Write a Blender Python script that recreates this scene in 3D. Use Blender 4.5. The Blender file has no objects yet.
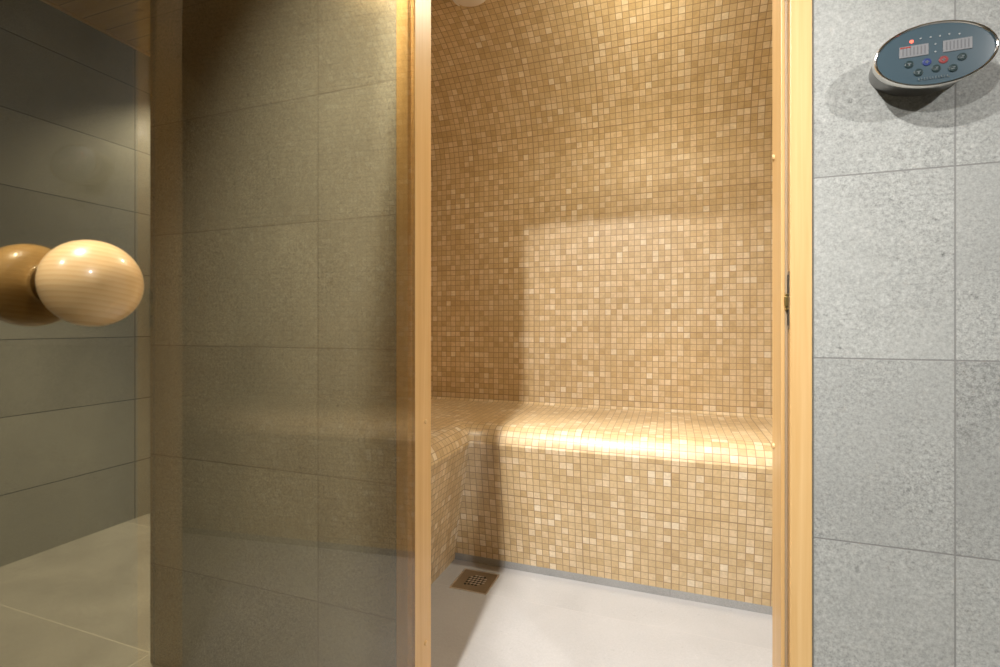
import bpy, bmesh, math, random
from mathutils import Vector, Matrix
random.seed(7)
S = bpy.context.scene
COL = S.collection
PI = math.pi

# ------------------------------------------------------------------ helpers
def tag(o, label=None, cat=None, group=None, kind=None):
    if label: o['label'] = label
    if cat: o['category'] = cat
    if group: o['group'] = group
    if kind: o['kind'] = kind
    return o

def empty(name, loc=(0, 0, 0), rotz=0):
    o = bpy.data.objects.new(name, None); COL.objects.link(o)
    o.location = loc; o.rotation_euler = (0, 0, rotz); o.empty_display_size = .05
    return o

def mesh_obj(name, verts, faces, mat, parent=None, uvs=None, smooth=False, mats=None, midx=None):
    me = bpy.data.meshes.new(name)
    me.from_pydata([tuple(v) for v in verts], [], faces)
    if uvs is not None:
        lay = me.uv_layers.new(name='UVMap')
        k = 0
        for p in me.polygons:
            for li in p.loop_indices:
                lay.data[li].uv = uvs[k]; k += 1
    for m in (mats or [mat]): me.materials.append(m)
    if midx:
        for p, i in zip(me.polygons, midx): p.material_index = i
    if smooth:
        for p in me.polygons: p.use_smooth = True
    me.update()
    o = bpy.data.objects.new(name, me); COL.objects.link(o)
    if parent: o.parent = parent
    return o

def bm_obj(name, bm, mat, parent=None, smooth=False):
    bmesh.ops.recalc_face_normals(bm, faces=bm.faces)
    if smooth:
        for e in bm.edges: e.smooth = not (len(e.link_faces) == 2 and e.calc_face_angle() > math.radians(38))
    me = bpy.data.meshes.new(name); bm.to_mesh(me); bm.free()
    me.materials.append(mat)
    if smooth:
        for p in me.polygons: p.use_smooth = True
    o = bpy.data.objects.new(name, me); COL.objects.link(o)
    if parent: o.parent = parent
    return o

def add_box(bm, x0, x1, y0, y1, z0, z1, bevel=0, seg=2):
    b = bmesh.new()
    bmesh.ops.create_cube(b, size=1)
    for v in b.verts:
        v.co = Vector((x0 + (v.co.x + .5) * (x1 - x0), y0 + (v.co.y + .5) * (y1 - y0), z0 + (v.co.z + .5) * (z1 - z0)))
    if bevel:
        bmesh.ops.bevel(b, geom=b.edges[:], offset=bevel, segments=seg, profile=.5, affect='EDGES')
    t = bpy.data.meshes.new('t'); b.to_mesh(t); b.free()
    bm.from_mesh(t); bpy.data.meshes.remove(t)

def lathe(profile, seg=48, axis='x', sx=1, sz=1):
    """profile: (axial, radius) list; turned round the x axis"""
    bm = bmesh.new(); rings = []
    for a, r in profile:
        if r < 1e-6:
            rings.append([bm.verts.new((a, 0, 0))])
        else:
            rings.append([bm.verts.new((a, r * math.cos(2 * PI * k / seg) * sx, r * math.sin(2 * PI * k / seg) * sz)) for k in range(seg)])
    for A, B in zip(rings, rings[1:]):
        for k in range(seg):
            k2 = (k + 1) % seg
            if len(A) == 1 and len(B) == 1: continue
            if len(A) == 1: bm.faces.new((A[0], B[k], B[k2]))
            elif len(B) == 1: bm.faces.new((A[k], B[0], A[k2]))
            else: bm.faces.new((A[k], B[k], B[k2], A[k2]))
    if axis == 'y':
        bmesh.ops.rotate(bm, verts=bm.verts, matrix=Matrix.Rotation(-PI / 2, 3, 'Z'))
    if axis == 'z':
        bmesh.ops.rotate(bm, verts=bm.verts, matrix=Matrix.Rotation(-PI / 2, 3, 'Y'))
    return bm

def quads_with_uv(quads):
    """quads: list of (four points, four uvs)"""
    v, f, u = [], [], []
    for pts, uv in quads:
        n = len(v); v += pts; f.append(tuple(range(n, n + len(pts)))); u += uv
    return v, f, u

def tiled_boxes(name, boxes, mat, parent=None):
    """boxes (x0,x1,y0,y1,z0,z1) with UV in metres on every side"""
    q = []
    for x0, x1, y0, y1, z0, z1 in boxes:
        P = lambda x, y, z: (x, y, z)
        q += [([P(x0,y0,z0),P(x1,y0,z0),P(x1,y0,z1),P(x0,y0,z1)], [(x0,z0),(x1,z0),(x1,z1),(x0,z1)]),
              ([P(x1,y1,z0),P(x0,y1,z0),P(x0,y1,z1),P(x1,y1,z1)], [(x1,z0),(x0,z0),(x0,z1),(x1,z1)]),
              ([P(x0,y1,z0),P(x0,y0,z0),P(x0,y0,z1),P(x0,y1,z1)], [(y1,z0),(y0,z0),(y0,z1),(y1,z1)]),
              ([P(x1,y0,z0),P(x1,y1,z0),P(x1,y1,z1),P(x1,y0,z1)], [(y0,z0),(y1,z0),(y1,z1),(y0,z1)]),
              ([P(x0,y0,z1),P(x1,y0,z1),P(x1,y1,z1),P(x0,y1,z1)], [(x0,y0),(x1,y0),(x1,y1),(x0,y1)]),
              ([P(x0,y1,z0),P(x1,y1,z0),P(x1,y0,z0),P(x0,y0,z0)], [(x0,y1),(x1,y1),(x1,y0),(x0,y0)])]
    v, f, u = quads_with_uv(q)
    return mesh_obj(name, v, f, mat, parent, u)

# ------------------------------------------------------------------ materials
class NT:
    def __init__(s, name):
        s.m = bpy.data.materials.new(name); s.m.use_nodes = True
        s.t = s.m.node_tree; s.t.nodes.clear()
        s.out = s.t.nodes.new('ShaderNodeOutputMaterial')
    def n(s, typ, **kw):
        x = s.t.nodes.new(typ)
        for k, v in kw.items(): setattr(x, k, v)
        return x
    def l(s, a, b): s.t.links.new(a, b)
    def set(s, sock, v):
        if hasattr(v, 'node') or isinstance(v, bpy.types.NodeSocket): s.l(v, sock)
        else: sock.default_value = v
    def math(s, op, a, b=None, c=None):
        x = s.n('ShaderNodeMath', operation=op)
        s.set(x.inputs[0], a)
        if b is not None: s.set(x.inputs[1], b)
        if c is not None: s.set(x.inputs[2], c)
        return x.outputs[0]
    def vmath(s, op, a, b=None):
        x = s.n('ShaderNodeVectorMath', operation=op)
        s.set(x.inputs[0], a)
        if b is not None: s.set(x.inputs[1], b)
        return x.outputs[0]
    def mix(s, f, a, b, mode='MIX'):
        x = s.n('ShaderNodeMix', data_type='RGBA', blend_type=mode)
        s.set(x.inputs['Factor'], f); s.set(x.inputs['A'], a) if False else None
        ins = [i for i in x.inputs if i.type == 'RGBA']
        s.set(ins[0], a); s.set(ins[1], b)
        return [o for o in x.outputs if o.type == 'RGBA'][0]
    def ramp(s, f, stops, interp='LINEAR'):
        x = s.n('ShaderNodeValToRGB'); r = x.color_ramp; r.interpolation = interp
        while len(r.elements) < len(stops): r.elements.new(.5)
        for e, (p, c) in zip(r.elements, stops): e.position = p; e.color = c if len(c) == 4 else (*c, 1)
        s.l(f, x.inputs[0]); return x.outputs[0]
    def noise(s, vec, scale, detail=2, rough=.5, dist=0):
        x = s.n('ShaderNodeTexNoise'); s.l(vec, x.inputs['Vector'])
        x.inputs['Scale'].default_value = scale; x.inputs['Detail'].default_value = detail
        x.inputs['Roughness'].default_value = rough; x.inputs['Distortion'].default_value = dist
        return x.outputs[0]
    def mrange(s, v, a, b, c, d, smooth=False):
        x = s.n('ShaderNodeMapRange'); x.interpolation_type = 'SMOOTHSTEP' if smooth else 'LINEAR'
        s.l(v, x.inputs[0])
        for i, k in enumerate((a, b, c, d)): x.inputs[i + 1].default_value = k
        return x.outputs[0]
    def bsdf(s, color, rough=.5, metal=0, normal=None, coat=0, spec=.5):
        p = s.n('ShaderNodeBsdfPrincipled')
        s.set(p.inputs['Base Color'], color if not isinstance(color, tuple) else (*color[:3], 1))
        s.set(p.inputs['Roughness'], rough); p.inputs['Metallic'].default_value = metal
        p.inputs['Coat Weight'].default_value = coat; p.inputs['Coat Roughness'].default_value = .1
        p.inputs['Specular IOR Level'].default_value = spec
        if normal is not None: s.l(normal, p.inputs['Normal'])
        s.l(p.outputs[0], s.out.inputs[0]); return p
    def bump(s, h, strength=.3, dist=.002):
        b = s.n('ShaderNodeBump'); b.inputs['Strength'].default_value = strength
        b.inputs['Distance'].default_value = dist; s.l(h, b.inputs['Height']); return b.outputs[0]
    def uvgrid(s, pu, pv, ou, ov):
        uv = s.n('ShaderNodeUVMap').outputs[0]
        sep = s.n('ShaderNodeSeparateXYZ'); s.l(uv, sep.inputs[0])
        a = s.math('DIVIDE', s.math('SUBTRACT', sep.outputs[0], ou), pu)
        b = s.math('DIVIDE', s.math('SUBTRACT', sep.outputs[1], ov), pv)
        return uv, a, b
    def edge(s, a, p):                                  # distance in metres to the nearest joint
        f = s.math('FRACT', a)
        return s.math('MULTIPLY', s.math('MINIMUM', f, s.math('SUBTRACT', 1.0, f)), p)
    def cell(s, a, b):
        c = s.n('ShaderNodeCombineXYZ'); s.l(s.math('FLOOR', a), c.inputs[0]); s.l(s.math('FLOOR', b), c.inputs[1])
        w = s.n('ShaderNodeTexWhiteNoise', noise_dimensions='2D'); s.l(c.outputs[0], w.inputs['Vector'])
        return w.outputs['Value'], w.outputs['Color']

def plain(name, color, rough=.5, metal=0, coat=0, spec=.5):
    t = NT(name); t.bsdf(color, rough, metal, coat=coat, spec=spec); return t.m

def stone_tile(name, col, pu, pv, ou, ov, grout=.0022, gcol=(.25, .25, .24), var=.12, speck=.5, rough=.55):
    t = NT(name)
    uv, a, b = t.uvgrid(pu, pv, ou, ov)
    val, rnd = t.cell(a, b)
    d = t.math('MINIMUM', t.edge(a, pu), t.edge(b, pv))
    g = t.mrange(d, grout * .35, grout * .75, 1, 0, True)
    off = t.n('ShaderNodeVectorMath', operation='MULTIPLY_ADD')
    t.l(rnd, off.inputs[0]); off.inputs[1].default_value = (9, 9, 9); t.l(uv, off.inputs[2])
    v = off.outputs[0]
    n1 = t.noise(v, 3.2, 5, .6, .4)
    n2 = t.noise(v, 170, 3, .7)
    n3 = t.noise(v, 420, 2, .6)
    n4 = t.noise(v, 24, 4, .7, 1.2)
    patch = t.mrange(t.noise(v, 6, 3), .38, .66, .55, 1)             # coarser grain in places
    k = t.mrange(n1, .3, .7, 1 - var, 1 + var)
    k = t.math('MULTIPLY', k, t.mrange(val, 0, 1, 1 - var * .8, 1 + var * .8))
    sp = t.math('MULTIPLY', t.math('ADD', t.math('SUBTRACT', n2, .5), t.math('MULTIPLY', t.math('SUBTRACT', n3, .5), .7)), patch)
    k = t.math('ADD', k, t.math('MULTIPLY', sp, 1.9 * speck))
    k = t.math('ADD', k, t.math('MULTIPLY', t.math('SUBTRACT', n4, .5), .14 * speck))
    pits = t.mrange(t.noise(v, 75, 2, .5), .69, .76, 0, .38 * min(1, speck * 2))
    k = t.math('SUBTRACT', k, t.math('MULTIPLY', pits, patch))
    vein = t.math('ABSOLUTE', t.math('SUBTRACT', t.noise(v, 2.3, 3, .55, 1.5), .5))
    k = t.math('ADD', k, t.math('MULTIPLY', t.mrange(vein, 0, .006, .09, 0), t.mrange(n1, .52, .62, 0, 1)))
    sc = t.n('ShaderNodeVectorMath', operation='SCALE'); sc.inputs[0].default_value = col; t.l(k, sc.inputs['Scale'])
    c = t.mix(g, sc.outputs[0], (*gcol, 1))
    h = t.math('SUBTRACT', t.math('MULTIPLY', sp, .5), t.math('MULTIPLY', g, 1.0))
    t.bsdf(c, t.mrange(n1, .3, .7, rough - .06, rough + .08), normal=t.bump(h, .35, .0012), spec=.4)
    return t.m

def mosaic(name, p=.025):
    t = NT(name)
    uv, a, b = t.uvgrid(p, p, 0.004, 0.0)
    val, rnd = t.cell(a, b)
    d = t.math('MINIMUM', t.edge(a, p), t.edge(b, p))
    sheet = t.math('MINIMUM', t.edge(t.math('DIVIDE', a, 12.0), p * 12), t.edge(t.math('DIVIDE', b, 12.0), p * 12))
    g = t.mrange(d, .0006, .0016, 1, 0, True)
    gs = t.mrange(sheet, .0012, .0022, 1, 0, True)
    off = t.n('ShaderNodeVectorMath', operation='MULTIPLY_ADD')
    t.l(rnd, off.inputs[0]); off.inputs[1].default_value = (5, 5, 5); t.l(uv, off.inputs[2])
    v = off.outputs[0]
    c = t.ramp(val, [(0, (.495, .35, .175)), (.12, (.54, .39, .20)), (.38, (.58, .43, .232)), (.62, (.61, .46, .26)),
                     (.85, (.655, .505, .31)), (.96, (.70, .57, .38)), (1, (.74, .63, .455))])
    n1 = t.noise(v, 60, 4, .65, .8)
    n2 = t.noise(uv, 2.2, 3, .5)
    c = t.mix(.55, c, t.mix(t.mrange(n1, .35, .7, 0, 1), (.42, .26, .11, 1), (.66, .49, .29, 1)), 'MIX') if False else c
    k = t.math('MULTIPLY', t.mrange(n1, .3, .7, .88, 1.12), t.mrange(n2, .3, .7, .93, 1.07))
    sc = t.n('ShaderNodeVectorMath', operation='SCALE'); t.l(c, sc.inputs[0]); t.l(k, sc.inputs['Scale'])
    c = t.mix(t.math('MAXIMUM', g, gs), sc.outputs[0], (.30, .20, .105, 1))
    h = t.math('SUBTRACT', t.math('MULTIPLY', rnd if False else val, .25), t.math('MAXIMUM', g, gs))
    t.bsdf(c, t.mrange(val, 0, 1, .38, .55), normal=t.bump(h, .4, .001), spec=.5, coat=.5)
    t.m.node_tree.nodes['Principled BSDF'].inputs['Coat Roughness'].default_value = .34
    return t.m

def wood(name, light, dark, axis='z', scale=1.0, rough=.42, coat=.12, ring=.0):
    t = NT(name)
    co = t.n('ShaderNodeTexCoord').outputs['Object']
    mp = t.n('ShaderNodeMapping'); t.l(co, mp.inputs[0])
    s = {'z': (60, 60, 1.6), 'x': (1.6, 60, 60), 'y': (60, 1.6, 60)}[axis]
    mp.inputs['Scale'].default_value = tuple(q * scale for q in s)
    n1 = t.noise(mp.outputs[0], 1.0, 4, .6, .6)
    mp2 = t.n('ShaderNodeMapping'); t.l(co, mp2.inputs[0])
    mp2.inputs['Scale'].default_value = tuple(q * scale * 5 for q in s)
    n2 = t.noise(mp2.outputs[0], 1.0, 2, .5)
    f = t.math('ADD', t.math('MULTIPLY', n1, .75), t.math('MULTIPLY', n2, .25))
    c = t.ramp(f, [(.32, dark), (.5, tuple((a + b) / 2 for a, b in zip(light, dark))), (.66, light)])
    kn = t.n('ShaderNodeMapping'); t.l(co, kn.inputs[0])
    kn.inputs['Scale'].default_value = tuple({'z': (9, 9, 2.6), 'x': (2.6, 9, 9), 'y': (9, 2.6, 9)}[axis])
    knots = t.mrange(t.noise(kn.outputs[0], 1.0, 1), .78, .83, 0, .5)
    c = t.mix(knots, c, (*[q * .4 for q in dark], 1))
    t.bsdf(c, rough, normal=t.bump(n2, .08, .001), coat=coat)
    return t.m

def glass_mat(name, tint, ior_r0=.04):
    """thin tinted pane: tinted transmission plus Fresnel mirror reflection on both faces"""
    t = NT(name)
    lw = t.n('ShaderNodeLayerWeight'); lw.inputs['Blend'].default_value = .5
    r = t.math('ADD', t.math('MULTIPLY', t.math('POWER', lw.outputs['Facing'], 5.0), 1 - ior_r0), ior_r0)
    tr = t.n('ShaderNodeBsdfTransparent'); tr.inputs[0].default_value = (*tint, 1)
    gl = t.n('ShaderNodeBsdfGlossy'); gl.inputs['Color'].default_value = (1, .97, .93, 1); gl.inputs['Roughness'].default_value = .015
    mx = t.n('ShaderNodeMixShader'); t.l(r, mx.inputs[0]); t.l(tr.outputs[0], mx.inputs[1]); t.l(gl.outputs[0], mx.inputs[2])
    t.l(mx.outputs[0], t.out.inputs[0]); return t.m

def emit(name, col, s):
    t = NT(name); e = t.n('ShaderNodeEmission'); e.inputs[0].default_value = (*col, 1); e.inputs[1].default_value = s
    t.l(e.outputs[0], t.out.inputs[0]); return t.m

WALLG = (.385, .395, .375)
M_wall = stone_tile('grey_wall_tile', WALLG, .6, .3, .4145, .276, speck=.85, var=.09)
M_side = stone_tile('grey_side_tile', WALLG, .6, .3, .075, .274, grout=.0035, gcol=(.11, .11, .10), speck=.45, var=.10)
M_floor = stone_tile('grey_floor_tile', (.43, .425, .40), 1.2, .6, -1.39, .03, grout=.004, gcol=(.60, .585, .54), speck=.22, var=.18, rough=.45)
M_sfloor = stone_tile('steam_floor_tile', (.395, .39, .385), 1.2, .6, .35, .03, gcol=(.42, .41, .40), speck=.16, var=.07, rough=.5)
M_skirt = stone_tile('grey_skirting_tile', (.30, .30, .29), .6, .3, 0, .274, speck=.3)
M_mos = mosaic('sand_mosaic')
M_wood = wood('pale_door_wood', (.81, .545, .25), (.72, .44, .17))
def knob_wood():
    t = NT('turned_knob_wood')
    co = t.n('ShaderNodeTexCoord').outputs['Object']
    wv = t.n('ShaderNodeTexWave', wave_type='BANDS', bands_direction='Z', wave_profile='SAW')
    mp = t.n('ShaderNodeMapping'); t.l(co, mp.inputs[0]); mp.inputs['Scale'].default_value = (.45, .45, 1); mp.inputs['Rotation'].default_value = (.35, .12, 0)
    t.l(mp.outputs[0], wv.inputs['Vector']); wv.inputs['Scale'].default_value = 85; wv.inputs['Distortion'].default_value = 2.2
    wv.inputs['Detail'].default_value = 1; wv.inputs['Detail Scale'].default_value = .35
    mp2 = t.n('ShaderNodeMapping'); t.l(co, mp2.inputs[0]); mp2.inputs['Scale'].default_value = (60, 60, 900)
    f = t.math('ADD', t.math('MULTIPLY', wv.outputs[1], .7), t.math('MULTIPLY', t.noise(mp2.outputs[0], 1, 2), .4))
    c = t.ramp(f, [(.1, (.82, .56, .26)), (.65, (.79, .51, .22)), (1, (.69, .41, .15))])
    t.bsdf(c, .32, coat=.3); return t.m
M_knob = knob_wood()
M_plug = plain('wood_plug', (.78, .53, .25), .45)
M_glass = glass_mat('bronze_glass', (.635, .585, .460))
M_gedge = plain('glass_edge', (.05, .06, .035), .15)
M_rubber = plain('grey_seal', (.40, .30, .19), .5)
M_sealant = plain('grey_sealant', (.22, .22, .2), .6)
M_brass = plain('brass', (.55, .42, .17), .35, 1)
M_dark = plain('dark_slot', (.02, .018, .012), .6)
M_steel = plain('brushed_steel', (.36, .29, .205), .42, .85)
M_steel2 = plain('polished_steel', (.72, .66, .58), .3, .9)
M_chrome = plain('chrome', (.80, .78, .74), .12, 1)
M_body = plain('grey_housing', (.27, .265, .255), .3, .85)
M_face = plain('blue_grey_fascia', (.055, .092, .115), .35, coat=.15)
M_white = plain('white_trim', (.75, .72, .68), .45)
M_lens = plain('frosted_lens', (.78, .72, .66), .35)
M_glow = emit('glowing_lens', (1, .93, .82), 1.6)
M_lit = emit('lit_lens', (1, .9, .74), 9)

def plank_ceiling():
    t = NT('pine_ceiling')
    uv, a, b = t.uvgrid(2.4, .09, .3, .0)
    val, rnd = t.cell(a, b)
    g = t.mrange(t.edge(b, .09), .0006, .0022, 1, 0, True)
    off = t.n('ShaderNodeVectorMath', operation='MULTIPLY_ADD')
    t.l(rnd, off.inputs[0]); off.inputs[1].default_value = (7, 7, 7); t.l(uv, off.inputs[2])
    mp = t.n('ShaderNodeMapping'); t.l(off.outputs[0], mp.inputs[0]); mp.inputs['Scale'].default_value = (1.5, 40, 1)
    n1 = t.noise(mp.outputs[0], 1.0, 4, .6, .5)
    kn = t.n('ShaderNodeMapping'); t.l(off.outputs[0], kn.inputs[0]); kn.inputs['Scale'].default_value = (7, 22, 1)
    knots = t.mrange(t.noise(kn.outputs[0], 1.0, 1), .74, .8, 0, .7)
    c = t.ramp(n1, [(.3, (.55, .33, .11)), (.7, (.74, .50, .22))])
    c = t.mix(knots, c, (.22, .10, .03, 1))
    c = t.mix(t.mrange(val, 0, 1, 0, .3), c, (.50, .29, .09, 1))
    c = t.mix(g, c, (.10, .055, .02, 1))
    t.bsdf(c, .5, normal=t.bump(g, -.4, .002)); return t.m
M_ceil = plank_ceiling()

# ------------------------------------------------------------------ setting
XL, XR, YB, YF, HC = -2.43, 2.6, -2.8, 2.7, 2.27        # outer room
WX0, WX1, WH = -.573, .2265, 1.908                     # masonry opening
SX0, SX1, SY0, SY1 = -1.225, 1.0, .10, 1.235            # steam room inside
st = lambda o: tag(o, kind='structure')

st(tiled_boxes('floor', [(XL, XR, YB, .04, -.06, 0), (XL, -1.24, .04, YF, -.06, 0)], M_floor))
st(tiled_boxes('floor_steam', [(SX0, SX1, .04, SY1, -.06, 0)], M_sfloor))
st(tiled_boxes('wall_front', [(-1.35, WX0, 0, .09, 0, HC), (WX1, XR, 0, .09, 0, HC), (WX0, WX1, 0, .09, WH, HC)], M_wall))
st(tiled_boxes('wall_partition', [(-1.35, -1.235, .09, 1.40, 0, HC)], M_side))
st(tiled_boxes('wall_rear', [(-1.235, XR, 1.30, 1.40, 0, HC)], M_side))
st(tiled_boxes('wall_left', [(XL - .1, XL, YB, YF, 0, HC)], M_side))
st(tiled_boxes('wall_right', [(XR, XR + .1, YB, 1.4, 0, HC)], M_side))
st(tiled_boxes('wall_back', [(XL, XR, YB - .1, YB, 0, HC)], M_side))
st(tiled_boxes('wall_corridor_end', [(XL, -1.35, YF, YF + .1, 0, HC)], M_side))
st(tiled_boxes('ceiling', [(XL, XR, YB, YF, HC, HC + .05)], M_ceil))
bm = bmesh.new(); add_box(bm, XL, XL + .014, YB, YF, HC - .012, HC, .002)
st(bm_obj('trim_1', bm, M_wood))

# mosaic shell of the steam room
st(tiled_boxes('wall_steam_front', [(SX0, WX0, .09, SY0, 0, HC), (WX1, SX1, .09, SY0, 0, HC), (WX0, WX1, .09, SY0, WH, HC)], M_mos))
st(tiled_boxes('wall_steam_left', [(SX0 - .01, SX0, SY0, 1.30, 0, HC)], M_mos))
st(tiled_boxes('wall_steam_right', [(SX1, SX1 + .05, SY0, 1.30, 0, HC)], M_mos))
ZS, RV = 1.63, .55
st(tiled_boxes('wall_steam_back', [(SX0, SX1, SY1, 1.30, 0, ZS)], M_mos))
# vaulted ceiling: two quarter coves with a flat strip between, one sheet of mosaic
prof = [(SY1 - RV + RV * math.cos(a), ZS + RV * math.sin(a)) for a in [k * PI / 2 / 28 for k in range(29)]]
RF = .22
prof += [(SY0 + RF - RF * math.cos(a), ZS + RV - RF + RF * math.sin(a)) for a in [PI / 2 - k * PI / 2 / 16 for k in range(17)]]
v, f, u = [], [], []
arc = ZS; arcs = []
for i, (y, z) in enumerate(prof):
    if i: arc += math.hypot(y - prof[i-1][0], z - prof[i-1][1])
    arcs.append(arc); v += [(SX0, y, z), (SX1, y, z)]
for i in range(len(prof) - 1):
    f.append((2*i, 2*i+1, 2*i+3, 2*i+2)); u += [(SX0, arcs[i]), (SX1, arcs[i]), (SX1, arcs[i+1]), (SX0, arcs[i+1])]
st(mesh_obj('ceiling_steam', v, f, M_mos, None, u, smooth=True))

# ------------------------------------------------------------------ mosaic bench (L-shaped, mitred in the left corner)
bench = empty('steam_bench', (0, 0, 0))
tag(bench, 'built-in L-shaped bench of sand mosaic with rounded edge, around the steam room floor', 'bench')
YC, XC = .745, -.710                                    # crease line of the two fronts
BP = [(.072, .027), (.054, .14), (.036, .255), (.018, .37), (.0, .486), (.006, .505), (.014, .521), (.026, .535), (.042, .545), (.062, .551), (.09, .5535),
      (.16, .5545), (.26, .556), (.36, .558), (.44, .560), (.47, .562), (.482, .566), (.4895, .574)]
def bench_sheet(sel, name):
    v, f, u = [], [], []
    arc = .027; arcs = [arc]
    for a, b in zip(BP, BP[1:]): arc += math.hypot(b[0]-a[0], b[1]-a[1]); arcs.append(arc)
    NX = 12
    pts = []
    for (d, z) in [BP[i] for i in sel]:
        dl = d * 1.36 if z < .486 else d               # the left front leans in a little more
        zl = 0 if z < .03 else z
        x0, x1 = XC - dl, SX1 - .003
        y0, y1 = YC + d, SY0 + .003
        pts.append(([(x0 + (x1 - x0) * k / NX, YC + d, z) for k in range(NX + 1)],
                    [(XC - dl, y0 + (y1 - y0) * k / NX, zl) for k in range(NX + 1)]))
    for side in (0, 1):
        for i in range(len(sel) - 1):
            for k in range(NX):
                A, B = pts[i][side], pts[i+1][side]
                n = len(v); v += [A[k], A[k+1], B[k+1], B[k]]
                f.append((n, n+1, n+2, n+3) if side == 0 else (n+3, n+2, n+1, n))
                ax = 0 if side == 0 else 1
                uu = [(A[k][ax], arcs[sel[i]]), (A[k+1][ax], arcs[sel[i]]), (B[k+1][ax], arcs[sel[i+1]]), (B[k][ax], arcs[sel[i+1]])]
                u += uu if side == 0 else uu[::-1]
    o = mesh_obj(name, v, f, M_mos, bench, u, smooth=True)
    b = bmesh.new(); b.from_mesh(o.data); bmesh.ops.remove_doubles(b, verts=b.verts, dist=1e-5); b.to_mesh(o.data); b.free()
    for e in o.data.edges: pass
    return o
bench_sheet([0, 1, 2, 3, 4], 'front_panel')
bench_sheet(list(range(4, len(BP))), 'seat')
sk = tiled_boxes('skirting', [(XC - .096, SX1 - .003, YC + .072, YC + .095, 0, .029)], M_skirt, bench)

# ------------------------------------------------------------------ door frame
frame = empty('door_frame', (-.1732, .04, 0))
tag(frame, 'pale wooden door frame around the steam room opening', 'door frame')
MX = -.3465                                             # mirror: x -> MX - x
def fr(name, bm, mat, parent=frame):
    bmesh.ops.translate(bm, verts=bm.verts, vec=(.1732, -.04, 0))
    return bm_obj(name, bm, mat, parent)
FT = 1.905
def profile_prism(bm, poly, z0, z1, bev=.0012):
    b = bmesh.new()
    lo = [b.verts.new((x, y, z0)) for x, y in poly]; hi = [b.verts.new((x, y, z1)) for x, y in poly]
    n = len(poly)
    for k in range(n): b.faces.new((lo[k], lo[(k+1) % n], hi[(k+1) % n], hi[k]))
    b.faces.new(lo[::-1]); b.faces.new(hi)
    bmesh.ops.recalc_face_normals(b, faces=b.faces)
    if bev:
        ed = [e for e in b.edges if abs(e.verts[0].co.z - e.verts[1].co.z) > .1]
        bmesh.ops.bevel(b, geom=ed, offset=bev, segments=2, profile=.5, affect='EDGES')
    t = bpy.data.meshes.new('t'); b.to_mesh(t); b.free(); bm.from_mesh(t); bpy.data.meshes.remove(t)
JAMB = [(.2230, -.006), (.1907, -.006), (.1907, .0105), (.1860, .0105), (.1860, .0085), (.1800, .0085), (.1800, .084), (.2230, .084)]
jr = bmesh.new(); profile_prism(jr, JAMB, 0, FT); JR = fr('jamb', jr, M_wood)
jl = bmesh.new(); profile_prism(jl, [(MX - x - (.004 if x < .2 else 0), y) for x, y in JAMB], 0, FT); JL = fr('jamb', jl, M_wood)
hb = bmesh.new(); add_box(hb, MX - .19, .19, -.006, .084, 1.868, FT, .001); add_box(hb, MX - .181, .181, .0085, .084, 1.857, 1.869, .001)
fr('head', hb, M_wood)
for x0, x1, nm in ((.1858, .1902, 0),):
    sb = bmesh.new(); add_box(sb, x0, x1, .0062, .0125, 0, 1.862, .0012); fr('seal', sb, M_rubber)
for x0, x1 in ((.2228, .2262), (MX - .2262, MX - .2228)):
    sb = bmesh.new(); add_box(sb, x0, x1, -.0015, .01, 0, FT, 0); fr('sealant_bead', sb, M_sealant)
def plug(x, y, z, sgn, jamb):
    b = lathe([(0, .0056), (.0012, .0056), (.0026, .0045), (.0032, .0025), (.0034, 0)], 16)
    if sgn < 0: bmesh.ops.scale(b, verts=b.verts, vec=(-1, 1, 1))
    bmesh.ops.translate(b, verts=b.verts, vec=(x, y, z))
    bmesh.ops.translate(b, verts=b.verts, vec=(.1732, -.04, 0))
    o = bm_obj('screw_plug', b, M_plug, jamb, True); return o
for z in (.20, .709, 1.238, 1.74): plug(.1801, .068, z, -1, JR)
for z in (.20, .709, 1.74): plug(MX - .1841, .056, z, 1, JL)
# latch keeper let into the right jamb
lb = bmesh.new(); add_box(lb, .1893, .1909, -.0035, .0075, .924, 1.022, .0006); L = fr('latch_plate', lb, M_steel, JR)
lb = bmesh.new(); add_box(lb, .1885, .1896, -.0022, .005, .930, .956, 0); add_box(lb, .1885, .1896, -.0022, .005, .984, 1.016, 0); fr('slot', lb, M_dark, L)
lb = bmesh.new(); add_box(lb, .1835, .1897, -.0025, .0065, .962, .980, .0015); add_box(lb, .1845, .1897, -.003, .007, .957, .9605, .0005); add_box(lb, .1845, .1897, -.003, .007, .981, .984, .0005)
fr('roller', lb, M_brass, L)

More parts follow.
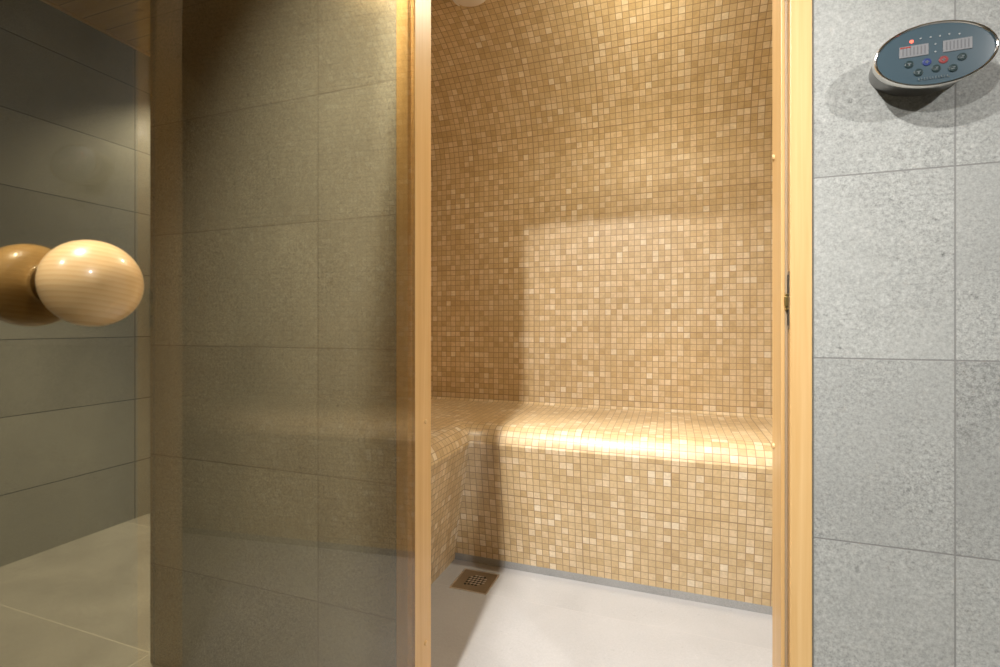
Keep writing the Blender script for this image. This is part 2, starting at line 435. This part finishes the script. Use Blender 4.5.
# ------------------------------------------------------------------ open glass door
DA = math.radians(3.5)
door = empty('glass_door', (-.5235, -.0085, 0), DA)
tag(door, 'bronze tinted glass door standing open at left, with round wooden knobs', 'door', kind='thing')
DW = .720
gb = bmesh.new(); add_box(gb, -.004, .004, -DW, -.003, .012, 1.858, .0008, 1)
bm_obj('pane', gb, M_glass, door)
KZ, KY = .9650, -.6675
for sgn in (1, -1):
    kp = [(.0045, 0), (.0045, .0188), (.0085, .0185), (.0105, .0175), (.0125, .019), (.0155, .0235), (.0193, .0283), (.0245, .0323), (.0305, .0347), (.0365, .0353), (.0430, .0346), (.0495, .0324), (.0558, .0281), (.0612, .022), (.065, .015), (.0668, .008), (.0674, 0)]
    # smooth the profile with a Catmull-Rom pass
    q = kp[:3]
    P = kp[2:]
    for i in range(len(P) - 1):
        p0, p1, p2, p3 = P[max(i-1, 0)], P[i], P[i+1], P[min(i+2, len(P)-1)]
        for s in (0, .25, .5, .75):
            q.append(tuple(.5*((2*p1[c]) + (-p0[c]+p2[c])*s + (2*p0[c]-5*p1[c]+4*p2[c]-p3[c])*s*s + (-p0[c]+3*p1[c]-3*p2[c]+p3[c])*s**3) for c in (0, 1)))
    q.append(P[-1]); q = [(a, max(r, 0)) for a, r in q]
    kb = lathe(q, 56)
    if sgn < 0: bmesh.ops.scale(kb, verts=kb.verts, vec=(-1, 1, 1))
    k = bm_obj('knob', kb, M_knob, door, True); k.location = (0, KY, KZ)
    wb = lathe([(.0041, .0), (.0041, .0150), (.0047, .0150), (.0047, .0)], 40)
    if sgn < 0: bmesh.ops.scale(wb, verts=wb.verts, vec=(-1, 1, 1))
    bm_obj('washer', wb, M_dark, k)
for z in (.035, 1.72):
    b = bmesh.new(); add_box(b, -.007, .007, -.045, .001, z - .02, z + .03, .002)
    bm_obj('hinge', b, M_chrome, door)

# ------------------------------------------------------------------ floor drain
drain = empty('floor_drain', (-.668, .690, 0))
tag(drain, 'small square steel drain set in the steam room floor by the bench corner', 'drain')
b = bmesh.new()
H = .070
for x0, x1, y0, y1 in ((-H, H, -H, -H + .005), (-H, H, H - .005, H), (-H, -H + .005, -H + .005, H - .005), (H - .005, H, -H + .005, H - .005)):
    add_box(b, x0, x1, y0, y1, -.001, .0022)
bm_obj('rim', b, M_steel2, drain)
b = bmesh.new(); add_box(b, -H + .0045, H - .0045, -H + .0045, H - .0045, -.001, .0016, .0004, 1)
GR = bm_obj('grate', b, M_steel, drain)
b = bmesh.new()
for i in range(-2, 3):
    for j in range(-2, 3):
        if abs(i) == 2 and abs(j) == 2: continue
        add_box(b, i * .0135 - .0042, i * .0135 + .0042, j * .0135 - .0042, j * .0135 + .0042, .0014, .0019)
bm_obj('hole', b, M_dark, GR)
b = bmesh.new()
for i in range(-2, 3):
    for j in range(-2, 3):
        if abs(i) + abs(j) > 3: continue
        x, y = i * .0135 + .0068, j * .0135 + .0068
        if abs(x) < .036 and abs(y) < .036: add_box(b, x - .0052, x + .0052, y - .002, y + .002, .0016, .0032, .0006, 1)
bm_obj('rib', b, M_steel2, GR)
for sx, sy in ((.026, .030), (-.026, -.030)):
    sb = lathe([(0, .0048), (.0022, .0048), (.0026, .003), (.0026, 0)], 16, 'z')
    bmesh.ops.translate(sb, verts=sb.verts, vec=(sx, sy, .001)); bm_obj('screw', sb, M_dark, drain)

# ------------------------------------------------------------------ oval control panel
PX, PZ = .3690, 1.3325
panel = empty('control_panel', (PX, 0, PZ))
tag(panel, 'oval chrome rimmed control panel with blue grey fascia, mounted on the grey tiled wall', 'control panel')
def oval(prof, seg=72):
    """prof: (y, a, b): ellipses lofted along y; a None radius closes with a fan"""
    bm = bmesh.new(); rings = []
    for y, a, bb in prof:
        rings.append([bm.verts.new((a * math.cos(2*PI*k/seg), y, bb * math.sin(2*PI*k/seg))) for k in range(seg)])
    for A, B in zip(rings, rings[1:]):
        for k in range(seg): bm.faces.new((A[k], A[(k+1) % seg], B[(k+1) % seg], B[k]))
    return bm, rings
bm, r = oval([(.0006, .066, .041), (-.012, .068, .043), (-.026, .0705, .0437), (-.040, .0735, .0462)])
bm.faces.new(r[0][::-1]); bm_obj('housing', bm, M_body, panel, True)
bm, r = oval([(-.036, .0735, .0462), (-.041, .0752, .0478), (-.0455, .0753, .0479), (-.0485, .0742, .0468), (-.0492, .0728, .0456), (-.0485, .0714, .0445), (-.0465, .0705, .0437)])
bm_obj('bezel', bm, M_chrome, panel, True)
bm, r = oval([(-.044, .0712, .0443), (-.0470, .0708, .0439), (-.0478, .060, .036), (-.0482, .03, .02)])
bm.faces.new(r[-1]); FP = bm_obj('fascia', bm, M_face, panel, True)
FY = -.0483
M_disp = plain('grey_display', (.25, .255, .265), .35)
M_dbar = plain('display_segment', (.155, .16, .17), .4)
M_dred = emit('red_glow', (1, .10, .05), .55)
M_led = plain('clear_led', (.45, .47, .48), .2)
M_ledon = emit('red_led', (1, .16, .10), 2.6)
M_green = plain('dark_button', (.022, .042, .044), .3)
M_blue = plain('blue_button', (.03, .05, .19), .3)
M_red = plain('red_button', (.27, .05, .05), .3)
M_icon = plain('pale_symbol', (.17, .20, .21), .4)
for x0, x1, on in ((-.0430, -.0074, 1), (.0097, .0439, 0)):
    b = bmesh.new(); add_box(b, x0, x1, FY - .0007, FY + .0005, -.0005, .0163, .0003, 1); D = bm_obj('display', b, M_disp, panel)
    b = bmesh.new(); n = 8; w = (x1 - x0) / n
    for k in range(1, n): add_box(b, x0 + w*k - .0007, x0 + w*k + .0007, FY - .0010, FY - .0005, .002, .0140)
    bm_obj('segment', b, M_dbar, D)
    if on:                                              # red spill of the indicator LED, put in as emissive strips
        b = bmesh.new()
        for k in range(4): add_box(b, x0 + .0010 + k * .0034, x0 + .0036 + k * .0034, FY - .0012, FY - .0006, .0136, .0152)
        G = bm_obj('led_spill', b, M_dred, D); G['label'] = 'red spill of the indicator light, added as glowing strips'
leds = [(-.0278, .0228, 1), (-.0170, .0250, 0), (-.0050, .0248, 0), (.0063, .0244, 0), (.0172, .0250, 0), (.0292, .0230, 0), (.0008, .0135, 0), (.0008, .0023, 0)]
for x, z, on in leds:
    b = lathe([(0, .0026 if on else .0012), (.0007, .0022 if on else .0010), (.0010, 0)], 14, 'y')
    for vv in b.verts: vv.co = Vector((vv.co.x + x, FY - abs(vv.co.y), vv.co.z + z))
    o = bm_obj('indicator_light', b, M_ledon if on else M_led, panel)
    if on: o['label'] = 'glowing red indicator light'
btn = [(-.0309, -.0111, M_green, ''), (-.0093, -.0113, M_blue, 'blue round button'), (.0105, -.0113, M_red, 'red round button'), (.0322, -.0109, M_green, ''),
       (-.0195, -.0248, M_green, ''), (.0018, -.0226, M_green, ''), (.0217, -.0255, M_green, '')]
for i, (x, z, m, lab) in enumerate(btn):
    b = lathe([(0, .0056), (.0006, .0054), (.0009, .0046), (.0007, 0)], 24, 'y')
    for vv in b.verts: vv.co = Vector((vv.co.x + x, FY - abs(vv.co.y), vv.co.z + z))
    o = bm_obj('button', b, m, panel)
    if lab: o['label'] = lab
    b = bmesh.new()
    y0, y1 = FY - .0013, FY - .0007
    if i in (0, 4):                                     # up / down style chevrons
        add_box(b, x - .0026, x + .0026, y0, y1, z + .0006, z + .0016); add_box(b, x - .0008, x + .0008, y0, y1, z - .0024, z + .0010)
    elif i in (1, 2):
        add_box(b, x - .0005, x + .0005, y0, y1, z - .0026, z + .0026); add_box(b, x - .0024, x + .0024, y0, y1, z - .0005, z + .0005)
    else:
        add_box(b, x - .0022, x + .0016, y0, y1, z - .0018, z - .0008); add_box(b, x - .0008, x + .0022, y0, y1, z + .0006, z + .0018)
    bm_obj('symbol', b, M_icon, o)
# the small unreadable line of lettering below the buttons: tiny raised strokes
b = bmesh.new(); x = -.0195
for w in (1, .6, .9, .7, 1, .8, .6, 1, .9, .7, .9):
    add_box(b, x, x + .0006, FY - .0004, FY + .0002, -.0372, -.0336)
    add_box(b, x, x + .0020 * w, FY - .0004, FY + .0002, -.0372 + (.0014 if w < .8 else 0), -.0366 + (.0014 if w < .8 else 0))
    x += .0034
bm_obj('lettering', b, M_icon, panel)

# ------------------------------------------------------------------ steam room ceiling lamps
CZ = ZS + RV
def lamp(loc, lens, label):
    o = empty('ceiling_lamp', loc)
    tag(o, label, 'lamp')
    b = lathe([(.012, .066), (.012, .072), (-.002, .0725), (-.0055, .071), (-.0065, .067), (-.005, .0635), (-.002, .062)], 48, 'z')
    for vv in b.verts: vv.co.z = vv.co.z
    bm_obj('trim_ring', b, M_white, o, True)
    b = lathe([(-.0040, .0640), (-.0072, .058), (-.0100, .045), (-.0120, .025), (-.0126, 0)], 40, 'z'); bm_obj('lens', b, lens, o, True)
    return o
lamp((-.712, .752, CZ - .003), M_lens, 'unlit round frosted lamp in the mosaic vault, at the top edge of the photo')
lamp((-.085, .62, CZ), M_glow, 'lit round ceiling lamp in the mosaic vault, right of the unlit one')

# ------------------------------------------------------------------ lighting
def downlight(x, y, label):
    o = empty('downlight', (x, y, HC)); tag(o, label, 'lamp', None)
    b = lathe([(0, .046), (-.004, .046), (-.005, .042), (-.003, .036), (.0, .034)], 40, 'z'); bm_obj('trim_ring', b, M_white, o, True)
    b = lathe([(-.0012, .0345), (-.0012, 0)], 32, 'z'); bm_obj('lens', b, M_lit, o)
    return o
def spot(name, loc, watts, size, blend, rad, col=(1, .97, .935), aim=None):
    l = bpy.data.lights.new(name, 'SPOT'); l.energy = watts; l.spot_size = math.radians(size); l.spot_blend = blend
    l.shadow_soft_size = rad; l.color = col
    o = bpy.data.objects.new(name, l); COL.objects.link(o); o.location = loc
    if aim: o.rotation_euler = (Vector(aim) - Vector(loc)).to_track_quat('-Z', 'Y').to_euler()
    return o
LZ = HC - .012 - .02
downlight(-.503, -.29, 'small recessed ceiling downlight just in front of the glass door')
spot('downlight_beam', (-.503, -.29, LZ), 195, 46, .7, .022, aim=(-.1, .70, .45))
downlight(-.425, -.99, 'small recessed ceiling downlight above the middle of the room')
spot('downlight_beam', (-.425, -.99, LZ), 200, 78, 1.0, .022, aim=(-.3, .75, .2))
downlight(2.10, -1.70, 'small recessed ceiling downlight by the right wall')
spot('downlight_beam', (2.10, -1.70, LZ), 140, 78, .9, .03, aim=(.6, 0, .7))
downlight(-.70, -2.10, 'small recessed ceiling downlight near the back wall')
spot('downlight_beam', (-.70, -2.10, LZ), 100, 64, 1.0, .03, aim=(.70, 0, .7))
downlight(-2.13, .98, 'small recessed ceiling downlight in the corridor behind the partition')
spot('downlight_beam', (-2.13, .98, LZ), 60, 124, .6, .022)
downlight(-1.75, .15, 'small recessed ceiling downlight at the corridor mouth beside the partition')
spot('downlight_beam', (-1.75, .15, LZ), 190, 66, .7, .022)
l = bpy.data.lights.new('steam_lamp_light', 'POINT'); l.energy = 12
l.shadow_soft_size = .02; l.color = (1, .93, .72)
o = bpy.data.objects.new('steam_lamp_light', l); COL.objects.link(o); o.location = (-.085, .62, CZ - .036)
spot('steam_lamp_light', (-.085, .62, CZ - .036), 25, 140, 1.0, .02, col=(1, .93, .78))

w = bpy.data.worlds.new('World'); S.world = w; w.use_nodes = True
w.node_tree.nodes['Background'].inputs[0].default_value = (.02, .019, .017, 1)
w.node_tree.nodes['Background'].inputs[1].default_value = 1

# ------------------------------------------------------------------ camera
c = bpy.data.cameras.new('camera'); c.sensor_width = 36; c.lens = 483 / 1000 * 36; c.shift_y = -.0085
c.clip_start = .02
c.dof.use_dof = True; c.dof.focus_distance = 2.0; c.dof.aperture_fstop = 9
o = bpy.data.objects.new('camera', c); COL.objects.link(o)
o.location = (0, -.935, .931); o.rotation_euler = (PI / 2, 0, math.atan(170 / 483))
S.camera = o
S.view_settings.view_transform = 'Standard'; S.view_settings.look = 'None'
S.view_settings.gamma = 1; S.view_settings.exposure = 0; S.view_settings.use_curve_mapping = False
S.cycles.max_bounces = 14; S.cycles.diffuse_bounces = 6; S.cycles.transparent_max_bounces = 16
S.cycles.use_denoising = True
